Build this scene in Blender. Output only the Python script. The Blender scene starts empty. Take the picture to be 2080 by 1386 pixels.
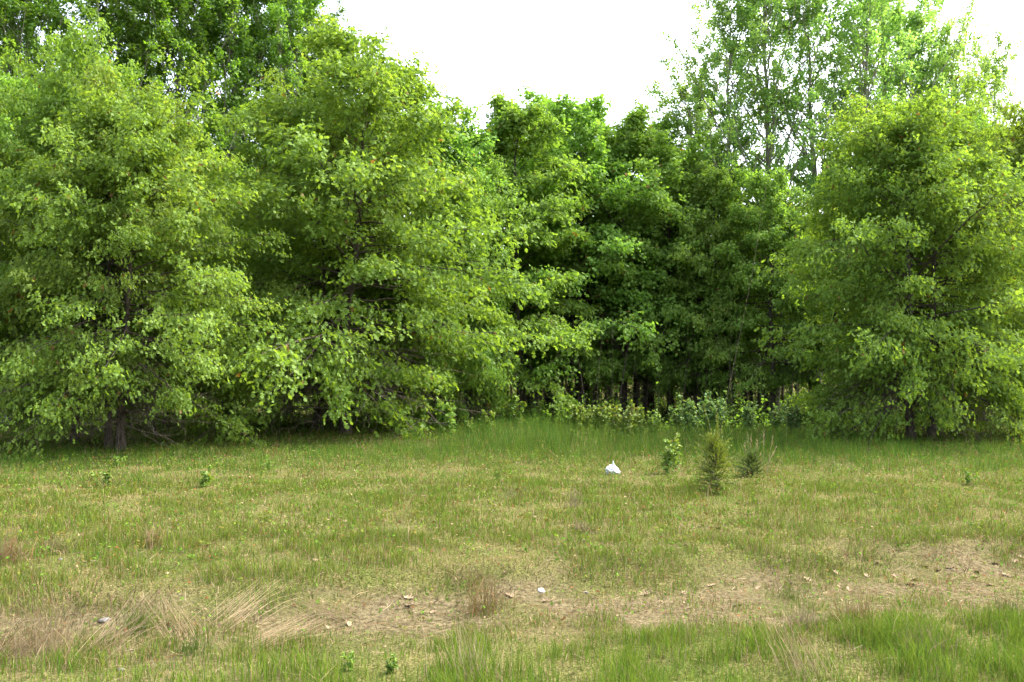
import bpy, math
import numpy as np
from mathutils import Vector

# ------------------------------------------------------------------ camera, sky, sun, exposure
S = bpy.context.scene
COL = S.collection
CAM_Z, F_PX, TILT = 1.70, 1731.0, math.radians(2.217)
cam_d = bpy.data.cameras.new('camera')
cam_d.sensor_width = 36.0
cam_d.lens = 36.0 * F_PX / 2080.0
cam_d.clip_start, cam_d.clip_end = 0.05, 2000.0
cam = bpy.data.objects.new('camera', cam_d)
cam.location = (0, 0, CAM_Z)
cam.rotation_euler = (math.radians(90) + TILT, 0, 0)
COL.objects.link(cam)
S.camera = cam

SUN_EL, SUN_AZ = math.radians(52), math.radians(70)      # azimuth measured from +Y towards +X
world = bpy.data.worlds.new('World')
S.world = world
world.use_nodes = True
wt = world.node_tree
wt.nodes.clear()
w_out = wt.nodes.new('ShaderNodeOutputWorld')
w_bg = wt.nodes.new('ShaderNodeBackground')
w_sky = wt.nodes.new('ShaderNodeTexSky')
w_sky.sky_type = 'NISHITA'
w_sky.sun_disc = False
w_sky.sun_elevation = SUN_EL
w_sky.sun_rotation = SUN_AZ
w_sky.air_density = 1.0
w_sky.dust_density = 5.0
w_sky.ozone_density = 1.0
w_hz = wt.nodes.new('ShaderNodeHueSaturation')           # thin high haze takes most of the blue out of the sky
w_hz.inputs['Saturation'].default_value = 0.55
w_bg.inputs['Strength'].default_value = 0.125
wt.links.new(w_sky.outputs[0], w_hz.inputs['Color'])
wt.links.new(w_hz.outputs[0], w_bg.inputs['Color'])
wt.links.new(w_bg.outputs[0], w_out.inputs['Surface'])

sun_d = bpy.data.lights.new('sun', 'SUN')
sun_d.energy = 1.25
sun_d.angle = math.radians(12)
sun_d.color = (1.0, 0.95, 0.86)
sun = bpy.data.objects.new('sun', sun_d)
to_sun = Vector((math.sin(SUN_AZ) * math.cos(SUN_EL), math.cos(SUN_AZ) * math.cos(SUN_EL), math.sin(SUN_EL)))
sun.rotation_euler = to_sun.to_track_quat('Z', 'Y').to_euler()
sun.location = (20, 4, 30)
COL.objects.link(sun)

S.view_settings.view_transform = 'Standard'
S.view_settings.look = 'None'
S.view_settings.gamma = 1.0
S.view_settings.use_curve_mapping = False
S.view_settings.exposure = 2.86
S.cycles.max_bounces = 12
S.cycles.diffuse_bounces = 8
S.cycles.transmission_bounces = 10
S.cycles.glossy_bounces = 2
S.cycles.sample_clamp_indirect = 6.0
S.cycles.use_denoising = True

# ------------------------------------------------------------------ noise, ground shape, picture rays
def _hash(ix, iy, seed):
    h = (ix * 374761393 + iy * 668265263 + seed * 974711) & 0x7fffffff
    h = ((h ^ (h >> 13)) * 1274126177) & 0x7fffffff
    h = h ^ (h >> 16)
    return (h & 0xffff) / 65535.0

def vnoise(x, y, seed=0):
    x = np.asarray(x, float); y = np.asarray(y, float)
    ix, iy = np.floor(x).astype(np.int64), np.floor(y).astype(np.int64)
    fx, fy = x - ix, y - iy
    fx = fx * fx * (3 - 2 * fx); fy = fy * fy * (3 - 2 * fy)
    a, b = _hash(ix, iy, seed), _hash(ix + 1, iy, seed)
    c, d = _hash(ix, iy + 1, seed), _hash(ix + 1, iy + 1, seed)
    return (a * (1 - fx) + b * fx) * (1 - fy) + (c * (1 - fx) + d * fx) * fy

def fbm(x, y, seed=0, octs=3):
    s, a, t = 0.0, 1.0, 0.0
    for i in range(octs):
        s = s + a * vnoise(x * 2 ** i, y * 2 ** i, seed + 17 * i); t += a; a *= 0.55
    return s / t

def sstep(a, b, x):
    t = np.clip((x - a) / (b - a), 0, 1)
    return t * t * (3 - 2 * t)

def bank_off(x, y):                                      # metres beyond the foot of the little bank
    return y - (6.62 + 0.235 * x + 0.5 * (fbm(x * 0.9, y * 0.1, 5) - 0.5))

def ground_z(x, y):
    x = np.asarray(x, float); y = np.asarray(y, float)
    b = bank_off(x, y)
    z = 0.13 * sstep(-0.05, 0.55, b)
    z = z - 0.05 * sstep(-1.5, -0.8, b) * (1 - sstep(-0.3, 0.1, b))
    z = z + 0.05 * (fbm(x * 0.45, y * 0.45, 2) - 0.5) * (1 - sstep(30, 60, y))
    z = z + 0.035 * (fbm(x * 2.2, y * 2.2, 3, 2) - 0.5) * (1 - sstep(14, 22, y))
    z = z + 0.12 * np.exp(-((x - 0.05) / 1.3) ** 2 - ((y - 22.5) / 2.5) ** 2)
    return z

def at(u, v):
    """The ground point seen at pixel (u, v) of the 2080 x 1386 photograph."""
    dx, dy, dz = (u - 1040) / F_PX, 1.0, (693 - v) / F_PX
    c, s = math.cos(TILT), math.sin(TILT)
    d = np.array([dx, c * dy - s * dz, s * dy + c * dz])
    t = CAM_Z / max(-d[2], 1e-3)
    for _ in range(25):
        p = d * t
        t = (CAM_Z - float(ground_z(p[0], p[1]))) / max(-d[2], 1e-3)
    p = d * t
    return float(p[0]), float(p[1]), float(ground_z(p[0], p[1]))

def on(u, dist):
    """The ground point below column u at distance dist."""
    x = (u - 1040) / F_PX * dist
    return x, dist, float(ground_z(x, dist))

# ------------------------------------------------------------------ mesh building
class MB:
    """Collects triangles with a material number and a tint (or a colour) per point."""
    def __init__(self):
        self.v, self.f, self.m, self.t, self.c, self.n = [], [], [], [], [], 0
    def add(self, v, f, mat=0, tint=0.5, col=None):
        v = np.asarray(v, np.float32).reshape(-1, 3); f = np.asarray(f, np.int32).reshape(-1, 3)
        self.v.append(v); self.f.append(f + self.n)
        self.m.append(np.full(len(f), mat, np.int32))
        self.t.append(np.broadcast_to(np.asarray(tint, np.float32), (len(v),)))
        if col is not None: self.c.append(np.asarray(col, np.float32).reshape(-1, 3))
        self.n += len(v)
    def mesh(self, name, mats, smooth=()):
        v, f = np.concatenate(self.v), np.concatenate(self.f)
        m = np.concatenate(self.m)
        me = bpy.data.meshes.new(name)
        me.vertices.add(len(v)); me.vertices.foreach_set('co', v.ravel())
        me.loops.add(len(f) * 3); me.loops.foreach_set('vertex_index', f.ravel())
        me.polygons.add(len(f))
        me.polygons.foreach_set('loop_start', np.arange(0, len(f) * 3, 3, dtype=np.int32))
        me.polygons.foreach_set('material_index', m)
        me.polygons.foreach_set('use_smooth', np.isin(m, list(smooth)))
        a = me.attributes.new('tint', 'FLOAT', 'POINT')
        a.data.foreach_set('value', np.concatenate(self.t).astype(np.float32))
        if self.c:
            c = np.concatenate(self.c)
            a = me.attributes.new('blade_color', 'FLOAT_COLOR', 'POINT')
            a.data.foreach_set('color', np.concatenate([c, np.ones((len(c), 1), np.float32)], 1).ravel())
        for x in mats: me.materials.append(x)
        me.update(calc_edges=True)
        return me

def unit(a):
    return a / np.maximum(np.linalg.norm(a, axis=-1, keepdims=True), 1e-9)

def tubes(P, R, sides=5):
    """P (N,K,3) paths, R (N,K) radii -> triangles of N tapered tubes with closed tips."""
    N, K, _ = P.shape
    T = unit(np.gradient(P, axis=1))
    ref = np.where(np.abs(T[:, :1, 2:3]) > 0.8, np.array([[[1.0, 0, 0]]]), np.array([[[0, 0, 1.0]]]))
    ref = np.broadcast_to(ref, T.shape)
    A = unit(np.cross(T, ref)); B = np.cross(T, A)
    ang = np.arange(sides) * 2 * math.pi / sides
    V = P[:, :, None] + R[:, :, None, None] * (np.cos(ang)[None, None, :, None] * A[:, :, None] + np.sin(ang)[None, None, :, None] * B[:, :, None])
    idx = np.arange(N * K * sides).reshape(N, K, sides)
    a, b = idx[:, :-1], idx[:, 1:]
    a2, b2 = np.roll(a, -1, 2), np.roll(b, -1, 2)
    F = np.concatenate([np.stack([a, a2, b2], -1).reshape(-1, 3), np.stack([a, b2, b], -1).reshape(-1, 3)])
    return V.reshape(-1, 3), F

LOBED_V = np.array([[0, 0, 0], [.50, .10, .03], [1.25, 0, -.38], [.50, -.10, .03], [.46, .36, -.06], [.95, .33, -.22], [.46, -.36, -.06], [.95, -.33, -.22]])
LOBED_F = np.array([[0, 1, 3], [1, 2, 3], [0, 4, 1], [1, 5, 2], [0, 3, 6], [3, 2, 7]])
KITE_V = np.array([[0, 0, 0], [.45, .36, .03], [1, 0, -.12], [.45, -.36, .03]])
KITE_F = np.array([[0, 1, 3], [1, 2, 3]])
BROAD_V = np.array([[0, 0, 0], [.12, .42, 0], [.55, .50, -.04], [1.05, 0, -.18], [.55, -.50, -.04], [.12, -.42, 0], [.42, 0, .05]])
BROAD_F = np.array([[0, 1, 6], [1, 2, 6], [2, 3, 6], [3, 4, 6], [4, 5, 6], [5, 0, 6]])

def leaves(P, D, Nn, L, shape, fold=None):
    """Leaves at P pointing along D with upper side Nn and length L."""
    sv, sf = shape
    D = unit(D); Nn = unit(Nn - D * (Nn * D).sum(-1, keepdims=True)); Sd = np.cross(Nn, D)
    V = P[:, None] + L[:, None, None] * (sv[None, :, 0:1] * D[:, None] + sv[None, :, 1:2] * Sd[:, None] + sv[None, :, 2:3] * Nn[:, None])
    F = (np.arange(len(P)) * len(sv))[:, None, None] + sf[None]
    return V.reshape(-1, 3), F.reshape(-1, 3)

def paths(p0, d0, L, K, droop, wig, rng, lift=0.0):
    s = np.linspace(0, 1, K)[None, :, None]
    Lx = L[:, None, None]
    P = p0[:, None] + Lx * d0[:, None] * s
    P[..., 2] += (-(droop[:, None] * s[..., 0] ** 2) + lift * s[..., 0] ** 3) * L[:, None]
    w = rng.normal(0, 1, (len(p0), K, 3)) * wig
    w[:, 0] = 0
    P += np.cumsum(w, 1) * Lx * 0.5
    return P

def along(P, i, s):
    """Point and direction at parameter s on path i."""
    K = P.shape[1]
    x = np.clip(s * (K - 1), 0, K - 1.001); k = x.astype(int); f = (x - k)[:, None]
    a, b = P[i, k], P[i, k + 1]
    return a * (1 - f) + b * f, unit(b - a)

def tree_meshes(name, seed, H, rmax, zb, nprim, nsec, nnode, nleaf, L, shape, mats, r0=0.14, el=(-12, 62), profile=None,
                droop=(0.22, 0.05), ldroop=0.55, scatter=0.05, tmin=0.25, seclen=(0.42, 0.14), lean=(0, 0), nstem=1, dead=40, brown=0.006,
                sec_up=0.0, nodes_from=0.3, skew=0.0, thin=0.28):
    """-> trunk mesh, crown mesh, dead branch mesh of one tree."""
    rng = np.random.default_rng(seed)
    K = 14
    s = np.linspace(0, 1, K)
    tp = np.zeros((1, K, 3)); tp[0, :, 2] = s * H * 0.97 - 0.08
    wob = np.cumsum(rng.normal(0, 0.035, (K, 2)), 0) * (H / 9); wob -= wob[0]
    tp[0, :, 0] = wob[:, 0] + lean[0] * s; tp[0, :, 1] = wob[:, 1] + lean[1] * s
    tr = r0 * (1 - s) ** 0.85 + 0.012; tr[0] *= 1.35
    trunk = MB(); trunk.add(*tubes(tp, tr[None], 9), mat=0, tint=0.5)
    # limbs
    t = (np.arange(nprim) + rng.uniform(0, 1, nprim)) / nprim
    z = zb + t * (0.965 * H - zb)
    q = z / (H * 0.97)
    p0 = np.stack([np.interp(q, s, tp[0, :, 0]), np.interp(q, s, tp[0, :, 1]), z - 0.06], -1)
    az = np.arange(nprim) * 2.39996 + rng.normal(0, 0.45, nprim)
    R = rmax * profile(t) * rng.uniform(0.55, 1.2, nprim) * (1 + skew * np.cos(az))
    e = np.radians(el[0] + (el[1] - el[0]) * t ** 1.1 + rng.normal(0, 10, nprim))
    d0 = np.stack([np.cos(az) * np.cos(e), np.sin(az) * np.cos(e), np.sin(e)], -1)
    Lp = R / np.maximum(np.cos(e), 0.45)
    dr = droop[0] + (droop[1] - droop[0]) * t + rng.normal(0, 0.04, nprim)
    P = paths(p0, d0, Lp, 8, dr, 0.035, rng)
    rb = np.interp(q, s, tr) * 0.42
    rb = np.minimum(rb, 0.010 + 0.011 * Lp)
    PR = rb[:, None] * (1 - np.linspace(0, 1, 8)[None] * 0.85)
    trunk.add(*tubes(P, PR, 5), mat=0, tint=0.5)
    # side shoots
    i = np.repeat(np.arange(nprim), nsec)
    sp = tmin + (1 - tmin) * (np.tile((np.arange(nsec) + 0.5) / nsec, nprim) + rng.uniform(-0.5, 0.5, len(i)) / nsec)
    sp = np.clip(sp, 0.05, 0.999)
    ok = rng.uniform(0, 1, len(i)) < np.clip(Lp[i] / (0.55 * rmax), thin, 1)
    i, sp = i[ok], sp[ok]
    q0, tg = along(P, i, sp)
    side = unit(np.cross(tg, np.array([0, 0, 1.0]))) * np.where(np.arange(len(i)) % 2, 1.0, -1.0)[:, None]
    sd = unit(tg * rng.uniform(0.5, 1.1, (len(i), 1)) + side * rng.uniform(0.35, 1.0, (len(i), 1)) * (0.25 + 0.9 * (1 - sp[:, None])) + rng.normal(0, 0.22, (len(i), 3)) + np.array([0, 0, sec_up]))
    sl = Lp[i] * (seclen[0] * (1 - sp) + seclen[1]) * rng.uniform(0.6, 1.3, len(i)) + 0.08
    SP = paths(q0, sd, sl, 4, rng.normal(0.18, 0.08, len(i)), 0.05, rng)
    crown = MB()
    sr = 0.0025 + 0.003 * sl
    crown.add(*tubes(SP, sr[:, None] * np.array([1, .75, .5, .25])[None], 3), mat=0, tint=0.5)
    # leaves in bunches along the shoots
    j = np.repeat(np.arange(len(i)), nnode)
    sn = np.clip(nodes_from + (1 - nodes_from) * (np.tile((np.arange(nnode) + 1) / nnode, len(i)) + rng.normal(0, 0.08, len(j))), 0, 0.999)
    n0, nt = along(SP, j, sn)
    k = np.repeat(np.arange(len(j)), nleaf)
    base = n0[k] + rng.normal(0, scatter, (len(k), 3))
    dirn = unit(0.55 * nt[k] + unit(rng.normal(0, 1, (len(k), 3))) * 0.75 + np.array([0, 0, -ldroop]))
    nor = np.array([0, 0, 1.0]) + rng.normal(0, 0.95, (len(k), 3))
    ll = L * rng.uniform(0.55, 1.2, len(k))
    bunch = rng.normal(0, 0.09, len(i))[j][k]
    limb = rng.normal(0, 0.08, nprim)[i][j][k]
    tint = np.clip(0.45 + bunch + limb + rng.normal(0, 0.14, len(k)), 0.0, 0.9)
    tint = np.where(rng.uniform(0, 1, len(k)) < brown, 1.0, tint)
    V, F = leaves(base, dirn, nor, ll, shape)
    crown.add(V, F, mat=1, tint=np.repeat(tint, len(shape[0])))
    out = [trunk.mesh(name + '_trunk', [mats[0]], smooth=(0,)), crown.mesh(name + '_crown', [mats[0], mats[1]])]
    if dead:
        z = rng.uniform(0.7, max(zb * 1.5, 1.6), dead); q = z / (H * 0.97)
        p0 = np.stack([np.interp(q, s, tp[0, :, 0]), np.interp(q, s, tp[0, :, 1]), z], -1)
        az = rng.uniform(0, 2 * math.pi, dead); e = np.radians(rng.normal(-4, 14, dead))
        d0 = np.stack([np.cos(az) * np.cos(e), np.sin(az) * np.cos(e), np.sin(e)], -1)
        Ld = rng.uniform(0.35, 0.85, dead) * rmax * 0.8
        DP = paths(p0, d0, Ld, 6, rng.normal(0.05, 0.10, dead), 0.06, rng)
        D = MB(); D.add(*tubes(DP, (0.011 * (1 - np.linspace(0, 1, 6) * 0.8))[None] * rng.uniform(0.6, 1.3, (dead, 1)), 3), mat=0)
        i = np.repeat(np.arange(dead), 6); sp = rng.uniform(0.2, 0.98, len(i))
        q0, tg = along(DP, i, sp)
        sd = unit(tg * 0.7 + rng.normal(0, 0.6, (len(i), 3)))
        D.add(*tubes(paths(q0, sd, Ld[i] * rng.uniform(0.15, 0.45, len(i)), 4, rng.normal(0.05, 0.1, len(i)), 0.08, rng), np.broadcast_to(np.array([.0045, .004, .003, .0015]), (len(i), 4)), 3), mat=0)
        out.append(D.mesh(name + '_dead', [mats[2]]))
    return out

# ------------------------------------------------------------------ materials
def mat(name):
    m = bpy.data.materials.new(name); m.use_nodes = True
    m.node_tree.nodes.clear()
    return m, m.node_tree.nodes, m.node_tree.links

def leaf_mat(name, cols, trans=(1.25, 1.15, 0.5), tmix=0.42, gloss=0.02, rough=0.5):
    """Colour by each leaf's own tint; light passes through the blade."""
    m, N, Lk = mat(name)
    at_ = N.new('ShaderNodeAttribute'); at_.attribute_name = 'tint'
    oi = N.new('ShaderNodeObjectInfo')
    hv = N.new('ShaderNodeHueSaturation')
    mr = N.new('ShaderNodeMapRange'); mr.inputs['To Min'].default_value = 0.88; mr.inputs['To Max'].default_value = 1.14
    mh = N.new('ShaderNodeMapRange'); mh.inputs['To Min'].default_value = 0.488; mh.inputs['To Max'].default_value = 0.51
    cr = N.new('ShaderNodeValToRGB')
    cr.color_ramp.elements[0].position = 0.05; cr.color_ramp.elements[0].color = (*cols[0], 1)
    cr.color_ramp.elements[1].position = 0.5; cr.color_ramp.elements[1].color = (*cols[1], 1)
    e = cr.color_ramp.elements.new(0.88); e.color = (*cols[2], 1)
    e = cr.color_ramp.elements.new(0.97); e.color = (*cols[3], 1)
    Lk.new(at_.outputs['Fac'], cr.inputs[0]); Lk.new(cr.outputs[0], hv.inputs['Color'])
    Lk.new(oi.outputs['Random'], mr.inputs[0]); Lk.new(mr.outputs[0], hv.inputs['Value'])
    Lk.new(oi.outputs['Random'], mh.inputs[0]); Lk.new(mh.outputs[0], hv.inputs['Hue'])
    df = N.new('ShaderNodeBsdfDiffuse'); tl = N.new('ShaderNodeBsdfTranslucent'); gl = N.new('ShaderNodeBsdfGlossy')
    gl.inputs['Roughness'].default_value = rough; gl.inputs['Color'].default_value = (0.9, 1, 0.9, 1)
    mu = N.new('ShaderNodeMix'); mu.data_type = 'RGBA'; mu.blend_type = 'MULTIPLY'; mu.inputs['Factor'].default_value = 1.0
    mu.inputs['B'].default_value = (*trans, 1)
    Lk.new(hv.outputs[0], df.inputs['Color']); Lk.new(hv.outputs[0], mu.inputs['A']); Lk.new(mu.outputs['Result'], tl.inputs['Color'])
    m1 = N.new('ShaderNodeMixShader'); m1.inputs[0].default_value = tmix
    Lk.new(df.outputs[0], m1.inputs[1]); Lk.new(tl.outputs[0], m1.inputs[2])
    m2 = N.new('ShaderNodeMixShader'); m2.inputs[0].default_value = gloss
    Lk.new(m1.outputs[0], m2.inputs[1]); Lk.new(gl.outputs[0], m2.inputs[2])
    o = N.new('ShaderNodeOutputMaterial'); Lk.new(m2.outputs[0], o.inputs['Surface'])
    return m

def bark_mat(name, c1, c2, scale=9.0):
    m, N, Lk = mat(name)
    tc = N.new('ShaderNodeTexCoord'); mp = N.new('ShaderNodeMapping'); mp.inputs['Scale'].default_value = (scale, scale, scale * 0.22)
    nz = N.new('ShaderNodeTexNoise'); nz.inputs['Scale'].default_value = 2.5; nz.inputs['Detail'].default_value = 5
    cr = N.new('ShaderNodeValToRGB')
    cr.color_ramp.elements[0].position = 0.32; cr.color_ramp.elements[0].color = (*c1, 1)
    cr.color_ramp.elements[1].position = 0.68; cr.color_ramp.elements[1].color = (*c2, 1)
    b = N.new('ShaderNodeBsdfDiffuse'); bp = N.new('ShaderNodeBump'); bp.inputs['Strength'].default_value = 0.6; bp.inputs['Distance'].default_value = 0.02
    o = N.new('ShaderNodeOutputMaterial')
    Lk.new(tc.outputs['Object'], mp.inputs[0]); Lk.new(mp.outputs[0], nz.inputs['Vector']); Lk.new(nz.outputs['Fac'], cr.inputs[0])
    Lk.new(cr.outputs[0], b.inputs['Color']); Lk.new(nz.outputs['Fac'], bp.inputs['Height']); Lk.new(bp.outputs[0], b.inputs['Normal'])
    Lk.new(b.outputs[0], o.inputs['Surface'])
    return m

def blade_mat(name, tmix=0.35):
    m, N, Lk = mat(name)
    a = N.new('ShaderNodeAttribute'); a.attribute_name = 'blade_color'
    df = N.new('ShaderNodeBsdfDiffuse'); tl = N.new('ShaderNodeBsdfTranslucent'); mx = N.new('ShaderNodeMixShader'); mx.inputs[0].default_value = tmix
    o = N.new('ShaderNodeOutputMaterial')
    Lk.new(a.outputs['Color'], df.inputs['Color']); Lk.new(a.outputs['Color'], tl.inputs['Color'])
    Lk.new(df.outputs[0], mx.inputs[1]); Lk.new(tl.outputs[0], mx.inputs[2]); Lk.new(mx.outputs[0], o.inputs['Surface'])
    return m

BROWN = (0.17, 0.10, 0.03)
M_OAK = leaf_mat('oak_leaf', [(0.108, 0.192, 0.028), (0.156, 0.252, 0.041), (0.198, 0.296, 0.062), BROWN], trans=(1.22, 1.15, 0.45), tmix=0.55, gloss=0.01)
M_OAKD = leaf_mat('oak_leaf_deep', [(0.125, 0.218, 0.036), (0.172, 0.282, 0.050), (0.212, 0.318, 0.070), BROWN], trans=(1.15, 1.2, 0.5), tmix=0.55, gloss=0.01)
M_POP = leaf_mat('flared_cottonwood_leaf', [(0.135, 0.265, 0.058), (0.195, 0.335, 0.092), (0.255, 0.390, 0.140), (0.16, 0.20, 0.07)], trans=(1.3, 1.2, 0.6), gloss=0.02, rough=0.5, tmix=0.65)  # paler than the dense cottonwoods: backlight and sky flare put into the leaf colour
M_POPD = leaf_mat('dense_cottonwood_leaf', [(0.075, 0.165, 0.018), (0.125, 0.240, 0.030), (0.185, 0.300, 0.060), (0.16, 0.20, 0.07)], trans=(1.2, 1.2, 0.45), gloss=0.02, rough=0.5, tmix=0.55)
M_MAPLE = leaf_mat('maple_leaf', [(0.090, 0.165, 0.020), (0.145, 0.225, 0.034), (0.205, 0.265, 0.060), (0.23, 0.15, 0.06)])
M_PALE = leaf_mat('pale_shrub_leaf', [(0.075, 0.150, 0.035), (0.118, 0.205, 0.055), (0.165, 0.250, 0.080), (0.20, 0.22, 0.09)])
M_WEED = leaf_mat('weed_leaf', [(0.070, 0.150, 0.018), (0.120, 0.210, 0.028), (0.190, 0.250, 0.040), (0.2, 0.22, 0.05)])
M_CEDAR = leaf_mat('cedar_spray', [(0.075, 0.120, 0.016), (0.125, 0.165, 0.022), (0.175, 0.195, 0.032), (0.15, 0.10, 0.03)], gloss=0.02)
M_CEDARB = leaf_mat('green_cedar_spray', [(0.050, 0.095, 0.022), (0.085, 0.140, 0.034), (0.120, 0.170, 0.045), (0.15, 0.10, 0.03)], gloss=0.02)
M_BARK = bark_mat('oak_bark', (0.035, 0.028, 0.022), (0.105, 0.088, 0.070))
M_PBARK = bark_mat('cottonwood_bark', (0.15, 0.14, 0.10), (0.30, 0.28, 0.21))
M_PINK = bark_mat('pinkish_bark', (0.13, 0.085, 0.06), (0.25, 0.17, 0.12))
M_DEAD = bark_mat('dead_wood', (0.07, 0.058, 0.047), (0.15, 0.125, 0.10))
M_BLADE = blade_mat('grass_blade')
M_STRAW = blade_mat('straw', 0.25)

def ground_mat():
    m, N, Lk = mat('meadow_soil')
    tc = N.new('ShaderNodeTexCoord')
    n1 = N.new('ShaderNodeTexNoise'); n1.inputs['Scale'].default_value = 26; n1.inputs['Detail'].default_value = 8; n1.inputs['Roughness'].default_value = 0.7
    n2 = N.new('ShaderNodeTexNoise'); n2.inputs['Scale'].default_value = 1.3; n2.inputs['Detail'].default_value = 5
    c1 = N.new('ShaderNodeValToRGB')
    for p, c in ((0.36, (0.032, 0.025, 0.016)), (0.5, (0.102, 0.083, 0.045)), (0.72, (0.190, 0.160, 0.092))):
        e = c1.color_ramp.elements[0] if p == 0.36 else c1.color_ramp.elements.new(p) if p == 0.5 else c1.color_ramp.elements[-1]
        e.position = p; e.color = (*c, 1)
    c2 = N.new('ShaderNodeValToRGB')
    c2.color_ramp.elements[0].position = 0.35; c2.color_ramp.elements[0].color = (0.055, 0.070, 0.020, 1)
    c2.color_ramp.elements[1].position = 0.65; c2.color_ramp.elements[1].color = (0.098, 0.092, 0.040, 1)
    a = N.new('ShaderNodeAttribute'); a.attribute_name = 'bare'
    mx = N.new('ShaderNodeMix'); mx.data_type = 'RGBA'
    b = N.new('ShaderNodeBsdfDiffuse'); bp = N.new('ShaderNodeBump'); bp.inputs['Strength'].default_value = 0.8; bp.inputs['Distance'].default_value = 0.03
    o = N.new('ShaderNodeOutputMaterial')
    Lk.new(tc.outputs['Object'], n1.inputs['Vector']); Lk.new(tc.outputs['Object'], n2.inputs['Vector'])
    Lk.new(n1.outputs['Fac'], c1.inputs[0]); Lk.new(n2.outputs['Fac'], c2.inputs[0])
    c3 = N.new('ShaderNodeValToRGB')
    c3.color_ramp.elements[0].position = 0.36; c3.color_ramp.elements[0].color = (0.35, 0.33, 0.30, 1)
    c3.color_ramp.elements[1].position = 0.64; c3.color_ramp.elements[1].color = (1.7, 1.6, 1.5, 1)
    n3 = N.new('ShaderNodeTexNoise'); n3.inputs['Scale'].default_value = 60; n3.inputs['Detail'].default_value = 6
    Lk.new(tc.outputs['Object'], n3.inputs['Vector']); Lk.new(n3.outputs['Fac'], c3.inputs[0])
    ml = N.new('ShaderNodeMix'); ml.data_type = 'RGBA'; ml.blend_type = 'MULTIPLY'; ml.inputs['Factor'].default_value = 1.0
    Lk.new(c2.outputs[0], ml.inputs['A']); Lk.new(c3.outputs[0], ml.inputs['B'])
    Lk.new(a.outputs['Fac'], mx.inputs['Factor']); Lk.new(ml.outputs['Result'], mx.inputs['A']); Lk.new(c1.outputs[0], mx.inputs['B'])
    Lk.new(mx.outputs['Result'], b.inputs['Color']); Lk.new(n1.outputs['Fac'], bp.inputs['Height']); Lk.new(bp.outputs[0], b.inputs['Normal'])
    Lk.new(b.outputs[0], o.inputs['Surface'])
    return m

# ------------------------------------------------------------------ objects
def link(name, data, parent=None, loc=(0, 0, 0), rz=0.0, sc=(1, 1, 1)):
    o = bpy.data.objects.new(name, data); COL.objects.link(o)
    o.location = loc; o.rotation_euler = (0, 0, rz); o.scale = sc
    if parent: o.parent = parent
    return o

def tag(o, label, cat, group=None):
    o['label'] = label; o['category'] = cat
    if group: o['group'] = group
    return o

def plant(name, parts, label, cat, loc, rz=0.0, sc=1.0, group=None):
    """A plant as an Empty at its foot with its parts under it; alike plants share mesh data."""
    root = link(name, None, None, loc, rz, sc if isinstance(sc, tuple) else (sc,) * 3)
    tag(root, label, cat, group)
    for pn, me in parts:
        c = link(pn, me, root)
        if pn == 'dead_branches': c['kind'] = 'stuff'
    return root

# ------------------------------------------------------------------ ground
def verge_off(x, y):                                     # metres beyond the edge of the fresh verge
    return y - (5.30 + 0.09 * x + 0.9 * (fbm(x * 1.1, y * 0.4, 49) - 0.5))

def bare_mask(x, y):
    """1 where the wheel track and the foot of the bank are bare or straw-covered, 0 in the meadow."""
    b = bank_off(x, y)
    n = fbm(x * 1.6, y * 1.6, 31)
    m = sstep(-0.1, 0.7, verge_off(x, y) + 0.8 * (n - 0.5)) * (1 - sstep(-0.15, 0.5, b + 1.5 * (n - 0.5)))
    left = (1 - sstep(-2.6, -0.6, x)) * sstep(4.0, 4.8, y) * (1 - sstep(-0.15, 0.5, b + 1.5 * (n - 0.5))) * sstep(0.30, 0.55, fbm(x * 1.2, y * 2.0, 35))
    return np.maximum(m, 0.8 * left) * (0.42 + 0.58 * sstep(0.36, 0.58, fbm(x * 2.2, y * 3.0, 33)))

def build_ground():
    gx = np.concatenate([-np.geomspace(300, 9, 24)[:-1], np.linspace(-9, 9, 150), np.geomspace(9, 300, 24)[1:]])
    gy = np.concatenate([[-200, -80, -20, -5, 0], np.linspace(3.2, 12, 110), np.linspace(12.2, 26, 40), np.geomspace(28, 300, 18)])
    X, Y = np.meshgrid(gx, gy)
    Z = ground_z(X, Y)
    n, k = X.shape
    V = np.stack([X, Y, Z], -1).reshape(-1, 3)
    idx = np.arange(n * k).reshape(n, k)
    a, b, c, d = idx[:-1, :-1], idx[:-1, 1:], idx[1:, 1:], idx[1:, :-1]
    F = np.concatenate([np.stack([a, b, c], -1).reshape(-1, 3), np.stack([a, c, d], -1).reshape(-1, 3)])
    mb = MB(); mb.add(V, F)
    me = mb.mesh('ground', [ground_mat()], smooth=(0,))
    bm = bare_mask(V[:, 0], V[:, 1])
    a = me.attributes.new('bare', 'FLOAT', 'POINT'); a.data.foreach_set('value', bm.astype(np.float32))
    o = link('ground', me); o['kind'] = 'structure'

build_ground()

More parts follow.
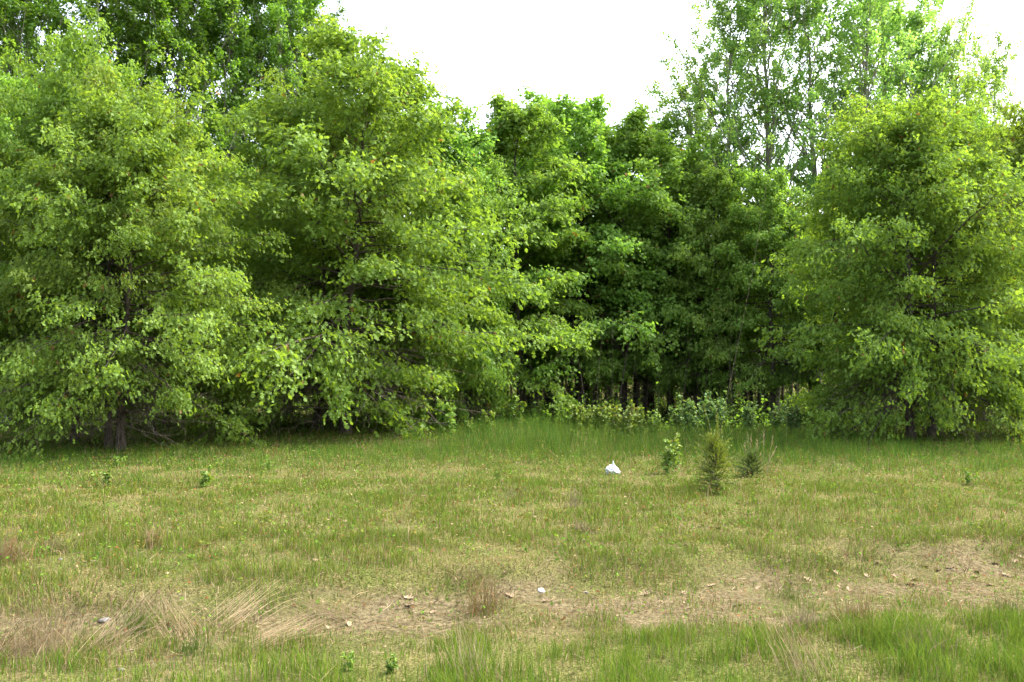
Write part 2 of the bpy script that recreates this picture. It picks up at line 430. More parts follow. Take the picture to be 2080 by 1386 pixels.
def blades(P, h, w, lean_dir, lean, col, rng, seg3=True):
    """Bent grass blades: roots P, height h, width w, leaning by lean (fraction of h) along lean_dir (angle)."""
    n = len(P)
    L = np.stack([np.cos(lean_dir), np.sin(lean_dir), np.zeros(n)], -1)
    yaw = rng.uniform(0, math.pi, n)
    W = np.stack([np.cos(yaw), np.sin(yaw), np.zeros(n)], -1) * (w * 0.5)[:, None]
    up = np.array([0, 0, 1.0])
    hh = h[:, None]; ln = lean[:, None]
    up_h = np.sqrt(np.clip(1 - np.minimum(ln, 1) ** 2 * 0.9, 0.06, 1))
    mid = P + hh * 0.55 * (up * (0.25 + 0.75 * up_h) + L * ln * 0.45)
    tip = P + hh * (up * up_h + L * ln * 1.0)
    if seg3:
        V = np.stack([P - W, P + W, mid + W * 0.8, mid - W * 0.8, tip], 1)
        F = np.array([[0, 1, 2], [0, 2, 3], [3, 2, 4]])
    else:
        V = np.stack([P - W, P + W, tip], 1)
        F = np.array([[0, 1, 2]])
    k = V.shape[1]
    FF = (np.arange(n) * k)[:, None, None] + F[None]
    return V.reshape(-1, 3), FF.reshape(-1, 3), np.repeat(col, k, 0)

GREEN = np.array([0.080, 0.150, 0.020]); LIME = np.array([0.135, 0.200, 0.022]); OLIVE = np.array([0.120, 0.140, 0.022])
STRAW = np.array([0.330, 0.250, 0.140]); RUST = np.array([0.150, 0.075, 0.030]); TAN = np.array([0.230, 0.170, 0.095]); BLUEG = np.array([0.062, 0.138, 0.024])

def pick(rng, cols, w):
    """Colours drawn with per-row weights w (n, k)."""
    c = np.cumsum(w / w.sum(1, keepdims=True), 1)
    k = (rng.uniform(0, 1, (len(w), 1)) > c).sum(1).clip(0, len(cols) - 1)
    return np.array(cols)[k] * rng.uniform(0.60, 1.08, (len(w), 1)) * (1 + rng.normal(0, 0.06, (len(w), 3)))

def build_grass():
    rng = np.random.default_rng(11)
    mb = MB()
    for (y0, y1, n, w, seg) in ((4.0, 6.2, 138000, 0.0042, True), (6.2, 8.5, 104000, 0.005, True), (8.5, 12.5, 105000, 0.0065, True), (12.5, 18, 85000, 0.0085, False), (18, 31, 80000, 0.012, False)):
        y = np.sqrt(rng.uniform(y0 ** 2, y1 ** 2, n)); x = rng.uniform(-1, 1, n) * (0.62 * y + 2.5)
        b = bank_off(x, y); bare = bare_mask(x, y)
        n1 = fbm(x * 1.7, y * 1.3, 41); n2 = fbm(x * 0.5, y * 0.5, 43); n3 = fbm(x * 3.1, y * 3.1, 47)
        keep = rng.uniform(0, 1, n) < (0.5 + 0.5 * np.maximum(sstep(-1.0, 3.0, x), sstep(-0.1, 0.6, verge_off(x, y)))) * (1 - 0.72 * bare) * (0.30 + 0.9 * sstep(0.32, 0.62, n3)) * (1 - 0.45 * (1 - sstep(-0.3, 0.5, verge_off(x, y))) * (1 - sstep(0.38, 0.58, n1)))
        x, y, b, bare, n1, n2, n3 = (q[keep] for q in (x, y, b, bare, n1, n2, n3))
        n = len(x)
        front = 1 - sstep(-0.35, 0.5, verge_off(x, y))                       # fresh green verge nearest the camera
        far = sstep(12.6, 18.2, y + 2.0 * (n2 - 0.5) + 0.28 * np.abs(x - 1.5))
        lush = np.exp(-((x - 0.2) / 1.6) ** 2 - ((y - 19.5) / 3.5) ** 2) + 0.8 * np.exp(-((x - 4.6) / 3.0) ** 2 - ((y - 19.0) / 3.2) ** 2)
        dry = np.clip(1.25 * (1 - sstep(-0.2, 4.5, b)) * (1 - front) + 0.55 * sstep(0.5, 0.72, n1) * (1 - far), 0, 1.3)
        leftdry = sstep(-1.5, -3.2, x) if False else (1 - sstep(-3.2, -1.2, x)) * (1 - sstep(6.2, 8.0, y))
        dry = np.clip(dry + 0.7 * leftdry, 0, 1.6)
        fr = front * (0.35 + 0.9 * sstep(-1.5, 2.5, x)) * (1 - 0.5 * leftdry)
        w_green = 0.75 + 1.2 * front + 0.8 * far + 0.4 * n2
        w_lime = 1.25 + 3.0 * front + 0.35 * (1 - far)
        w_olive = 1.2 * (1 - front) * (1 - 0.85 * far)
        w_straw = (0.17 + 0.46 * dry + 0.25 * bare) * (1 - 0.6 * far)
        w_rust = (0.45 * sstep(0.4, 0.65, n1) + 0.22) * (1 - front) * (1 - 0.6 * far)
        w_tan = (0.20 + 0.46 * dry) * (1 - 0.6 * far)
        w_blue = 2.0 * far + 1.2 * np.clip(lush, 0, 1)
        col = pick(rng, [GREEN, LIME, OLIVE, STRAW, RUST, TAN, BLUEG], np.stack([w_green, w_lime, w_olive, w_straw, w_rust, w_tan, w_blue], 1))
        isdry = col[:, 0] > col[:, 1] * 1.08
        h = (0.040 + 0.065 * n2 + 0.058 * fr * (0.2 + 1.3 * n3) + 0.06 * far + 0.40 * np.clip(lush, 0, 1) * far) * rng.uniform(0.5, 1.35, n)
        h *= 0.72 + 0.7 * sstep(0.35, 0.7, n3)
        h *= np.where(isdry, rng.uniform(0.5, 1.7, n), 1) * (1 - 0.45 * bare)
        lean = np.where(isdry, rng.uniform(0.25, 1.3, n), rng.uniform(0.05, 0.65, n))
        P = np.stack([x, y, ground_z(x, y) - 0.006], -1)
        V, F, C = blades(P, h, w * rng.uniform(0.6, 1.3, n) * np.where(isdry, 0.75, 1), rng.uniform(0, 2 * math.pi, n), lean, col, rng, seg)
        mb.add(V, F, 0, 0.5, C)
    o = link('grass', mb.mesh('grass', [M_BLADE])); o['kind'] = 'stuff'
    o['label'] = 'short mixed meadow grass, fresh green and dry'

def build_straw():
    """Flattened dead stems lying over the track and the foot of the bank."""
    rng = np.random.default_rng(12)
    n = 52000
    y = np.sqrt(rng.uniform(4.4 ** 2, 9.5 ** 2, n)); x = rng.uniform(-1, 1, n) * (0.62 * y + 2.5)
    b = bank_off(x, y)
    k = rng.uniform(0, 1, n) < np.clip(bare_mask(x, y) * (0.25 + fbm(x * 2.0, y * 2.0, 61)) * 0.6 + 0.16, 0, 1)
    x, y = x[k], y[k]; n = len(x)
    a = rng.normal(0.25, 0.75, n) + np.where(rng.uniform(0, 1, n) < 0.5, math.pi, 0)
    L = rng.uniform(0.04, 0.17, n)
    mb = MB()
    P = np.zeros((n, 3, 3))
    for q, s in enumerate((-0.5, 0.0, 0.5)):
        P[:, q, 0] = x + np.cos(a + s * 0.35) * L * s; P[:, q, 1] = y + np.sin(a + s * 0.35) * L * s
        P[:, q, 2] = ground_z(P[:, q, 0], P[:, q, 1]) + rng.uniform(0.003, 0.03, n)
    W = np.stack([-np.sin(a), np.cos(a), rng.normal(0, 0.5, n)], -1) * rng.uniform(0.0007, 0.0016, n)[:, None]
    V = np.stack([P[:, 0] - W, P[:, 0] + W, P[:, 1] + W, P[:, 1] - W, P[:, 2]], 1)
    F = (np.arange(n) * 5)[:, None, None] + np.array([[0, 1, 2], [0, 2, 3], [3, 2, 4]])[None]
    col = pick(rng, [STRAW, TAN, np.array([0.30, 0.245, 0.165]), RUST * 0.9], np.tile(np.array([[0.6, 1.0, 0.5, 0.6]]), (n, 1)))
    mb.add(V.reshape(-1, 3), F.reshape(-1, 3), 0, 0.5, np.repeat(col, 5, 0))
    n = 16000                                              # dark matted thatch hanging over the lip of the bank
    x = rng.uniform(-6.5, 6.5, n); y = 6.62 + 0.235 * x + rng.uniform(-0.6, 1.1, n)
    b = bank_off(x, y)
    k = rng.uniform(0, 1, n) < np.exp(-((b - 0.22) / 0.2) ** 2) * sstep(0.34, 0.62, fbm(x * 1.1, y * 1.1, 63)) + 0.03
    x, y = x[k], y[k]; n = len(x)
    col = pick(rng, [np.array([0.075, 0.052, 0.032]), np.array([0.13, 0.095, 0.06]), TAN], np.tile(np.array([[1.0, 0.9, 0.5]]), (n, 1)))
    V, F, C = blades(np.stack([x, y, ground_z(x, y)], -1), rng.uniform(0.04, 0.14, n), rng.uniform(0.003, 0.006, n), rng.normal(-1.3, 0.9, n), rng.uniform(0.5, 1.6, n), col, rng)
    mb.add(V, F, 0, 0.5, C)
    o = link('dead_grass_thatch', mb.mesh('dead_grass_thatch', [M_STRAW])); o['kind'] = 'stuff'

def build_litter():
    """Small forbs and leaf crumbs strewn through the meadow."""
    rng = np.random.default_rng(13)
    n = 60000
    y = np.sqrt(rng.uniform(5.5 ** 2, 26 ** 2, n)); x = rng.uniform(-0.64, 0.64, n) * y
    k = (verge_off(x, y) > 0.3) & (rng.uniform(0, 1, n) < 0.25 + fbm(x * 0.8, y * 0.8, 71))
    x, y = x[k], y[k]; n = len(x)
    kind = rng.uniform(0, 1, n)
    z = ground_z(x, y) + np.where(kind < 0.6, rng.uniform(0.03, 0.14, n), rng.uniform(0.004, 0.05, n))
    col = np.where((kind < 0.35)[:, None], GREEN * 1.15, np.where((kind < 0.5)[:, None], OLIVE, np.where((kind < 0.62)[:, None], RUST, np.where((kind < 0.85)[:, None], np.array([0.27, 0.20, 0.12]), np.array([0.16, 0.11, 0.07])))))
    col = col * rng.uniform(0.75, 1.25, (n, 1))
    d = rng.normal(0, 1, (n, 3)) * np.array([1, 1, 0.7]); nr = np.array([0, 0, 1.0]) + rng.normal(0, 0.45, (n, 3))
    V, F = leaves(np.stack([x, y, z], -1), d, nr, rng.uniform(0.010, 0.026, n) * (1 + y / 18), (KITE_V, KITE_F))
    mb = MB(); mb.add(V, F, 0, 0.5, np.repeat(col, 4, 0))
    m = 4200                                               # little forbs in rosettes of their own
    y = np.sqrt(rng.uniform(7.0 ** 2, 24 ** 2, m)); x = rng.uniform(-0.64, 0.64, m) * y
    k = (bank_off(x, y) > 0.1) & (rng.uniform(0, 1, m) < 1.5 * fbm(x * 0.7, y * 0.7, 73) - 0.2)
    x, y = x[k], y[k]; m = len(x); q = np.repeat(np.arange(m), 9)
    hgt = rng.uniform(0.02, 0.16, m)[q] * rng.uniform(0.4, 1.0, len(q))
    px, py = x[q] + rng.normal(0, 0.028, len(q)), y[q] + rng.normal(0, 0.028, len(q))
    base = np.array([GREEN * 1.1, LIME * 0.85, OLIVE, np.array([0.15, 0.13, 0.03])])[rng.integers(0, 4, m)]
    c2 = base[q] * rng.uniform(0.75, 1.2, (len(q), 1))
    V, F = leaves(np.stack([px, py, ground_z(px, py) + hgt], -1), rng.normal(0, 1, (len(q), 3)), np.array([0, 0, 1.0]) + rng.normal(0, 0.6, (len(q), 3)), rng.uniform(0.02, 0.045, len(q)), (KITE_V, KITE_F))
    mb.add(V, F, 0, 0.5, np.repeat(c2, 4, 0))
    m = 3800                                               # taller dry stalks standing singly
    y = np.sqrt(rng.uniform(6.5 ** 2, 23 ** 2, m)); x = rng.uniform(-0.64, 0.64, m) * y
    k = (bank_off(x, y) > 0.0) & (rng.uniform(0, 1, m) < 1.6 * fbm(x * 0.5, y * 0.5, 75) - 0.25)
    x, y = x[k], y[k]; m = len(x)
    V, F, C = blades(np.stack([x, y, ground_z(x, y)], -1), rng.uniform(0.10, 0.30, m), rng.uniform(0.003, 0.006, m) * (0.5 + y / 16), rng.uniform(0, 6.28, m), rng.uniform(0.1, 0.9, m),
                     np.array([STRAW, TAN, RUST * 1.3])[rng.integers(0, 3, m)] * rng.uniform(0.8, 1.15, (m, 1)), rng)
    mb.add(V, F, 0, 0.5, C)
    o = link('meadow_weeds', mb.mesh('meadow_weeds', [M_BLADE])); o['kind'] = 'stuff'

build_grass(); build_straw(); build_litter()

# ------------------------------------------------------------------ tree kinds
oak_prof = lambda t: np.clip(0.72 + 1.3 * t, 0, 1) * np.clip(1.03 - t, 0, 1) ** 0.64 + 0.02
back_prof = lambda t: np.clip(0.75 + 1.2 * t, 0, 1) * np.clip(1.03 - t, 0, 1) ** 0.64 + 0.03
pop_prof = lambda t: np.clip(0.8 + 0.8 * t, 0, 1) * np.clip(1.05 - t, 0, 1) ** 0.6 + 0.08
LOB, KIT, BRO = (LOBED_V, LOBED_F), (KITE_V, KITE_F), (BROAD_V, BROAD_F)
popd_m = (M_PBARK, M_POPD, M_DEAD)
oak_m, deep_m, pop_m = (M_BARK, M_OAK, M_DEAD), (M_BARK, M_OAKD, M_DEAD), (M_PBARK, M_POP, M_DEAD)
def named(ms): return list(zip(('trunk', 'crown', 'dead_branches'), ms))
OAK = [named(tree_meshes('pin_oak', 100 + q, 9.4, 3.9, (2.4, 1.6, 2.3, 1.4)[q], (104, 100, 98, 112)[q], 10, 6, 8, 0.107, LOB, oak_m, r0=0.098, profile=oak_prof, dead=110, scatter=0.115, ldroop=0.85, nodes_from=0.12)) for q in range(4)]
DEEP = [named(tree_meshes('forest_oak', 200 + q, 10.5, 3.3, (2.0, 2.6)[q], 66, 12, 5, 9, 0.135, KIT if q else LOB, deep_m, r0=0.11, profile=back_prof, dead=60, el=(-5, 62), scatter=0.10, ldroop=0.8, nodes_from=0.15)) for q in range(2)]
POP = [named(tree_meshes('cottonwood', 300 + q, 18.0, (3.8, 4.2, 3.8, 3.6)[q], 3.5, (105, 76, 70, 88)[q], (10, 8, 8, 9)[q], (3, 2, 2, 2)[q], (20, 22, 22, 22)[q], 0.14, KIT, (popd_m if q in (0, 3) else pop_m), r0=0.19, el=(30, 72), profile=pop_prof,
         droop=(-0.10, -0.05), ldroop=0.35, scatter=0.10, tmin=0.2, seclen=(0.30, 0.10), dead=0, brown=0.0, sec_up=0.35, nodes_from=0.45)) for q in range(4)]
POLE = [named(tree_meshes('pole_tree', 400 + q, 9.5, 1.7, 3.2, 24, 7, 3, 6, 0.16, KIT, (M_BARK, M_OAKD, M_BARK), r0=(0.06, 0.085)[q], profile=back_prof, dead=55, el=(10, 60))) for q in range(2)]
SAPL = [named(tree_meshes('sapling', 450 + q, 5.0, 1.3, 1.7, 22, 6, 4, 5, 0.12, LOB, (M_PINK if q == 0 else M_DEAD, M_OAK, M_DEAD), r0=0.032, profile=back_prof, dead=10, el=(10, 55))) for q in range(2)]

def top_z(parts):
    me = dict(parts)['crown']
    c = np.empty(len(me.vertices) * 3, np.float32); me.vertices.foreach_get('co', c)
    return float(np.percentile(c[2::3], 99.6))
TOP = {}

def tree_at(kind, tpl, u, v, top, label, wide=1.0, rz=0.0, dist=None, group=None, name='pin_oak', cat='tree'):
    loc = at(u, v) if dist is None else on(u, dist)
    key = kind[tpl][1][1].name
    if key not in TOP: TOP[key] = top_z(kind[tpl])
    s = (CAM_Z + (760 - top) / F_PX * loc[1] - loc[2]) / TOP[key]     # its top reaches the height seen at row top
    return plant(name, kind[tpl], label, cat, loc, rz, (s * wide, s * wide, s), group)

G_OAK = 'pin oaks along the edge of the wood'
oaks = [
    (0, 152, 903, 80, 0.92, 0.4, 'pin oak with reddish stem, outermost of the three close trunks at the shaded meadow corner'),
    (0, 221, 912, 165, 0.95, 2.1, 'pin oak with a pale scar low on its trunk, middle one of three close trunks'),
    (2, 247, 916, 180, 1.18, 4.0, 'pin oak closest to the meadow of the three close trunks, low boughs over the grass'),
    (0, -130, 905, 90, 1.0, 5.2, 'bright pin oak cut by the left border of the photo'),
    (1, 702, 884, 70, 1.34, 3.1, 'tallest bright pin oak with layered boughs reaching far over the meadow'),
    (2, 640, 876, 165, 1.15, 1.1, 'smaller pin oak growing close beside the tallest bright oak'),
    (3, 905, 868, 330, 0.85, 3.1, 'low leafy pin oak between the tallest oak and the dark gap'),
    (3, 1852, 896, 178, 1.16, 2.6, 'broad pin oak with twin trunk beside it, its shade on the meadow'),
    (2, 1890, 893, 195, 1.05, 0.3, 'slanting twin of the broad pin oak at the shaded end of the meadow'),
    (3, 2110, 884, 205, 1.00, 1.6, 'sunlit yellow green pin oak cut by the right border of the photo'),
]
for tpl, u, v, top, wd, rz, lab in oaks:
    o = tree_at(OAK, tpl, u, v, top, lab, wd, rz, group=G_OAK)
    o.rotation_euler = (math.radians(2.5 * math.sin(rz * 7.3)), math.radians(2.5 * math.cos(rz * 5.1)), rz)
    o.scale.y *= 0.88 + 0.22 * ((rz * 3.7) % 1)
    if lab.startswith('tallest'): o.rotation_euler = (0, math.radians(-3.0), rz)
    if lab.startswith('slanting'): o.rotation_euler = (0, math.radians(3.5), rz)

G_BACK = 'oaks of the second row behind the meadow'
back = [
    (0, 340, 25.0, 230, 1.0, 0.2, 'deep green oak behind the three close trunks'),
    (1, 470, 25.5, 330, 1.0, 1.9, 'deep green oak in the dip between the two bright oak groups'),
    (0, 860, 26.5, 210, 1.0, 3.3, 'yellow green oak top rising just past the tallest bright oak'),
    (1, 950, 27.5, 235, 1.25, 4.4, 'thin topped oak beside the lowest stretch of white sky'),
    (0, 1055, 28.0, 205, 1.25, 5.6, 'oak with a feathery twin top under the open sky'),
    (1, 1180, 30.0, 190, 1.25, 0.9, 'highest oak top under the middle of the open sky'),
    (0, 1265, 30.5, 225, 1.25, 2.5, 'dense dark oak next to the highest top under the sky'),
    (1, 1360, 30.0, 280, 1.25, 3.9, 'sloping shoulder oak below the airy cottonwoods'),
    (0, 1460, 29.0, 335, 1.0, 5.0, 'dark round oak in front of the first airy cottonwood'),
    (1, 1570, 27.5, 340, 1.0, 0.6, 'dark oak filling the gap beside the broad pin oak'),
    (0, 1690, 27.0, 330, 1.0, 1.4, 'green oak half hidden by the broad pin oak'),
    (1, 30, 25.5, 150, 1.0, 2.2, 'shaded oak behind the oaks at the left end'),
    (1, 110, 30.0, 260, 1.2, 3.0, 'far shaded oak behind the pale cottonwood trunk'),
    (0, 250, 31.5, 270, 1.2, 5.0, 'far shaded oak filling behind the three close trunks'),
    (1, 410, 31.0, 280, 1.2, 0.1, 'far shaded oak behind the pinkish sapling'),
    (0, 560, 32.0, 280, 1.2, 2.0, 'far shaded oak behind the smaller companion oak'),
    (1, 1115, 33.0, 215, 1.2, 1.1, 'green oak standing behind the feathery twin top'),
    (0, 1320, 33.5, 245, 1.2, 2.8, 'far oak filling between the dense oak and the sloping shoulder'),
    (1, 1430, 33.0, 300, 1.2, 4.9, 'far oak behind the dark round one below the cottonwoods'),
    (0, 700, 27.0, 260, 1.1, 0.5, 'shaded oak straight behind the tallest bright oak'),
    (1, 1880, 28.0, 290, 1.2, 3.5, 'shaded oak straight behind the broad pin oak'),
    (0, 1990, 27.0, 215, 1.0, 4.1, 'oak behind the broad pin oak near its sunlit side'),
]
for tpl, u, d, H, wd, rz, lab in back:
    tree_at(DEEP, tpl, u, 0, H, lab, wd, rz, dist=d, group=G_BACK, name='forest_oak')

G_POP = 'cottonwoods towering behind the oaks'
pops = [
    (3, 20, 27.5, -130, 1.0, 0.0, 'cottonwood with a dark slanting stem above the left border oaks'),
    (3, 78, 28.0, -160, 1.0, 1.0, 'cottonwood showing its bare pale trunk above the oak tops'),
    (0, 215, 29.0, -150, 1.0, 2.0, 'dense cottonwood above the first bright oak'),
    (0, 345, 30.0, -170, 1.0, 3.0, 'dense cottonwood above the dip between the bright oaks'),
    (0, 470, 30.5, -150, 0.95, 4.2, 'dense cottonwood one trunk away from the open sky side'),
    (0, 585, 31.0, -110, 0.85, 5.1, 'cottonwood behind the top of the tallest bright oak'),
    (3, 665, 31.5, -5, 0.80, 0.7, 'last cottonwood before the open sky, a sprig sticking out'),
    (0, 775, 31.0, 160, 0.62, 2.7, 'small cottonwood peeking over the shoulder of the tallest bright oak'),
    (2, 1420, 34.0, 120, 1.1, 0.2, 'lowest spreading cottonwood at the edge of the open sky'),
    (1, 1470, 33.0, -70, 1.0, 1.3, 'airy cottonwood bordering the open sky, branches spreading low'),
    (2, 1568, 33.0, -150, 1.0, 2.2, 'airy cottonwood with a straight grey stem, second from the open sky'),
    (1, 1655, 32.5, -140, 0.95, 3.4, 'airy cottonwood in the middle of the clump with a bending stem'),
    (2, 1752, 32.0, -160, 0.95, 4.6, 'airy cottonwood with a thick pale stem above the broad oak'),
    (1, 1800, 35.0, -120, 0.95, 0.4, 'airy cottonwood crossing close behind the thick pale stem'),
    (2, 1862, 33.0, -30, 0.9, 5.5, 'airy cottonwood where the clump begins to drop'),
    (2, 1945, 33.0, 25, 0.85, 1.9, 'shorter airy cottonwood behind the crown of the broad oak'),
    (1, 2030, 33.5, 50, 0.75, 3.0, 'lowest airy cottonwood at the outer end of the clump'),
]
for tpl, u, d, H, wd, rz, lab in pops:
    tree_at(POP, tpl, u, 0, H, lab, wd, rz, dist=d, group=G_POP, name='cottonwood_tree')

sap = [
    (0, 408, 874, 4.3, 0.5, 'sapling with a straight pinkish bare stem at the edge of the oak shade'),
    (1, 449, 882, 3.4, 1.8, 'thin grey sapling standing beside the pinkish stem'),
    (1, 338, 872, 4.6, 2.9, 'upright grey sapling in the shade near the three close trunks'),
    (1, 318, 890, 3.6, 4.0, 'slanting thin sapling in the shade near the three close trunks'),
]
for tpl, u, v, H, rz, lab in sap:
    o = tree_at(SAPL, tpl, u, v, 760 - (H - 1.6) / 22.0 * F_PX, lab, 1.0, rz, group='saplings under the bright oaks', name='sapling')
    if 'slanting' in lab: o.rotation_euler = (0, math.radians(-11), rz * 0)

rng = np.random.default_rng(77)
for q in range(66):                                       # the dark wood behind: slender trunks one can pick out between the crowns
    for _ in range(40):
        u = rng.uniform(-40, 2120) if q > 30 else rng.uniform(980, 1650); d = rng.uniform(29.5, 43)
        x, y, z = on(u, d)
        break
    plant('slender_tree', POLE[q % 2], 'slender shaded trunk with dead side twigs in the dark wood', 'tree', (x, y, z), rng.uniform(0, 6.28), rng.uniform(0.8, 1.1), 'slender trunks in the dark wood')

def build_far_wood():
    rng = np.random.default_rng(91)
    mb = MB()
    n = 52000
    x = rng.uniform(-42, 42, n); y = rng.uniform(43, 54, n)
    top = 8.2 + 2.2 * fbm(x * 0.22, y * 0.1, 93)
    z = rng.uniform(0, 1, n) ** 0.8 * top
    keep = fbm(x * 0.7 + 9, z * 0.8 + y * 0.3, 95) > 0.36
    x, y, z = x[keep], y[keep], z[keep]; n = len(x)
    V, F = leaves(np.stack([x, y, z], -1), rng.normal(0, 1, (n, 3)) + np.array([0, 0, -0.4]), np.array([0, 0, 1.0]) + rng.normal(0, 0.6, (n, 3)), rng.uniform(0.25, 0.5, n), KIT)
    mb.add(V, F, 1, np.repeat(np.clip(rng.normal(0.4, 0.18, n), 0, 0.9), 4))
    m = 220
    P0 = np.stack([rng.uniform(-40, 40, m), rng.uniform(42, 53, m), np.full(m, -0.1)], -1)
    TP = paths(P0, unit(np.array([0, 0, 1.0]) + rng.normal(0, 0.04, (m, 3))), rng.uniform(6, 9, m), 6, np.zeros(m), 0.01, rng)
    mb.add(*tubes(TP, (rng.uniform(0.04, 0.11, m)[:, None] * np.linspace(1, 0.3, 6)[None]), 5), mat=0)
    o = link('far_wood', mb.mesh('far_wood', [M_BARK, M_OAKD])); o['kind'] = 'stuff'
    o['label'] = 'depth of the wood closing off the view between the trunks'
build_far_wood()

def build_undergrowth():
    rng = np.random.default_rng(97)
    mb = MB()
    n = 52000
    y = rng.uniform(22.5, 43, n); x = rng.uniform(-0.68, 0.68, n) * y
    y = y + 2.0 * np.exp(-(x / 4.0) ** 2)
    d = fbm(x * 0.6, y * 0.6, 98)
    z = ground_z(x, y) + np.minimum(rng.exponential(0.24, n) * (0.4 + 1.3 * sstep(0.35, 0.65, d)), rng.uniform(0.3, 1.4, n)) * (1 + 0.7 * (1 - sstep(-6, -2, x)))
    k = rng.uniform(0, 1, n) < 0.25 + 0.9 * sstep(0.35, 0.6, d)
    x, y, z = x[k], y[k], z[k]; n = len(x)
    V, F = leaves(np.stack([x, y, z], -1), rng.normal(0, 1, (n, 3)), np.array([0, 0, 1.0]) + rng.normal(0, 0.5, (n, 3)), rng.uniform(0.06, 0.15, n), KIT)
    mb.add(V, F, 1, np.repeat(np.clip(rng.normal(0.4, 0.18, n), 0, 0.9), 4))
    m = 900
    y = rng.uniform(25, 42, m); x = rng.uniform(-0.66, 0.66, m) * y
    P0 = np.stack([x, y, ground_z(x, y) - 0.05], -1)
    L = np.where(rng.uniform(0, 1, m) < 0.45, rng.uniform(2.0, 4.0, m), rng.uniform(0.6, 2.2, m))
    TP = paths(P0, unit(np.array([0, 0, 1.0]) + rng.normal(0, 0.09, (m, 3))), L, 5, np.zeros(m), 0.02, rng)
    mb.add(*tubes(TP, ((0.004 + 0.0018 * L * rng.uniform(0.5, 1.5, m))[:, None] * np.linspace(1, 0.3, 5)[None]), 4), mat=0)
    o = link('undergrowth', mb.mesh('undergrowth', [M_BARK, M_OAKD])); o['kind'] = 'stuff'
    o['label'] = 'tangled shaded undergrowth and thin stems beneath the trees'
build_undergrowth()

# ------------------------------------------------------------------ young trees and shrubs at the edge
def bush_meshes(name, seed, h, r, nst, nsh, nleaf, L, shape, mats, up=0.7):
    rng = np.random.default_rng(seed)
    az = rng.uniform(0, 6.283, nst); ti = rng.uniform(0.05, 1.0, nst) * r / h
    d0 = unit(np.stack([np.cos(az) * ti, np.sin(az) * ti, np.ones(nst)], -1))
    P = paths(rng.normal(0, 0.03, (nst, 3)) * np.array([1, 1, 0]), d0, h * rng.uniform(0.65, 1.02, nst), 7, rng.normal(0.02, 0.03, nst), 0.04, rng)
    st = MB(); st.add(*tubes(P, np.broadcast_to(0.008 * h ** 0.5 * np.linspace(1, 0.25, 7), (nst, 7)), 4), mat=0)
    i = np.repeat(np.arange(nst), nsh); sp = np.clip(rng.uniform(0.15, 1.0, len(i)), 0, 0.999)
    q0, tg = along(P, i, sp)
    sd = unit(tg * up + rng.normal(0, 0.7, (len(i), 3)))
    SP = paths(q0, sd, h * rng.uniform(0.08, 0.24, len(i)) * (1.2 - 0.6 * sp), 4, rng.normal(0.08, 0.05, len(i)), 0.05, rng)
    st.add(*tubes(SP, np.broadcast_to(np.array([.004, .003, .0025, .0015]), (len(i), 4)), 3), mat=0)
    k = np.repeat(np.arange(len(i)), nleaf)
    n0, nt = along(SP, k, np.clip(rng.uniform(0.25, 1.0, len(k)), 0, 0.999))
    dr = unit(nt * 0.5 + unit(rng.normal(0, 1, (len(k), 3))) * 0.8 + np.array([0, 0, -0.25]))
    V, F = leaves(n0, dr, np.array([0, 0, 1.0]) + rng.normal(0, 0.45, (len(k), 3)), L * rng.uniform(0.5, 1.25, len(k)), shape)
    t = np.clip(0.42 + 0.32 * (sp[k] - 0.5) + rng.normal(0, 0.16, len(k)), 0, 0.9)
    t = np.where(rng.uniform(0, 1, len(k)) < 0.03, 1.0, t)
    fo = MB(); fo.add(V, F, 0, np.repeat(t, len(shape[0])))
    return [('stems', st.mesh(name + '_stems', [mats[0]])), ('foliage', fo.mesh(name + '_foliage', [mats[1]]))]

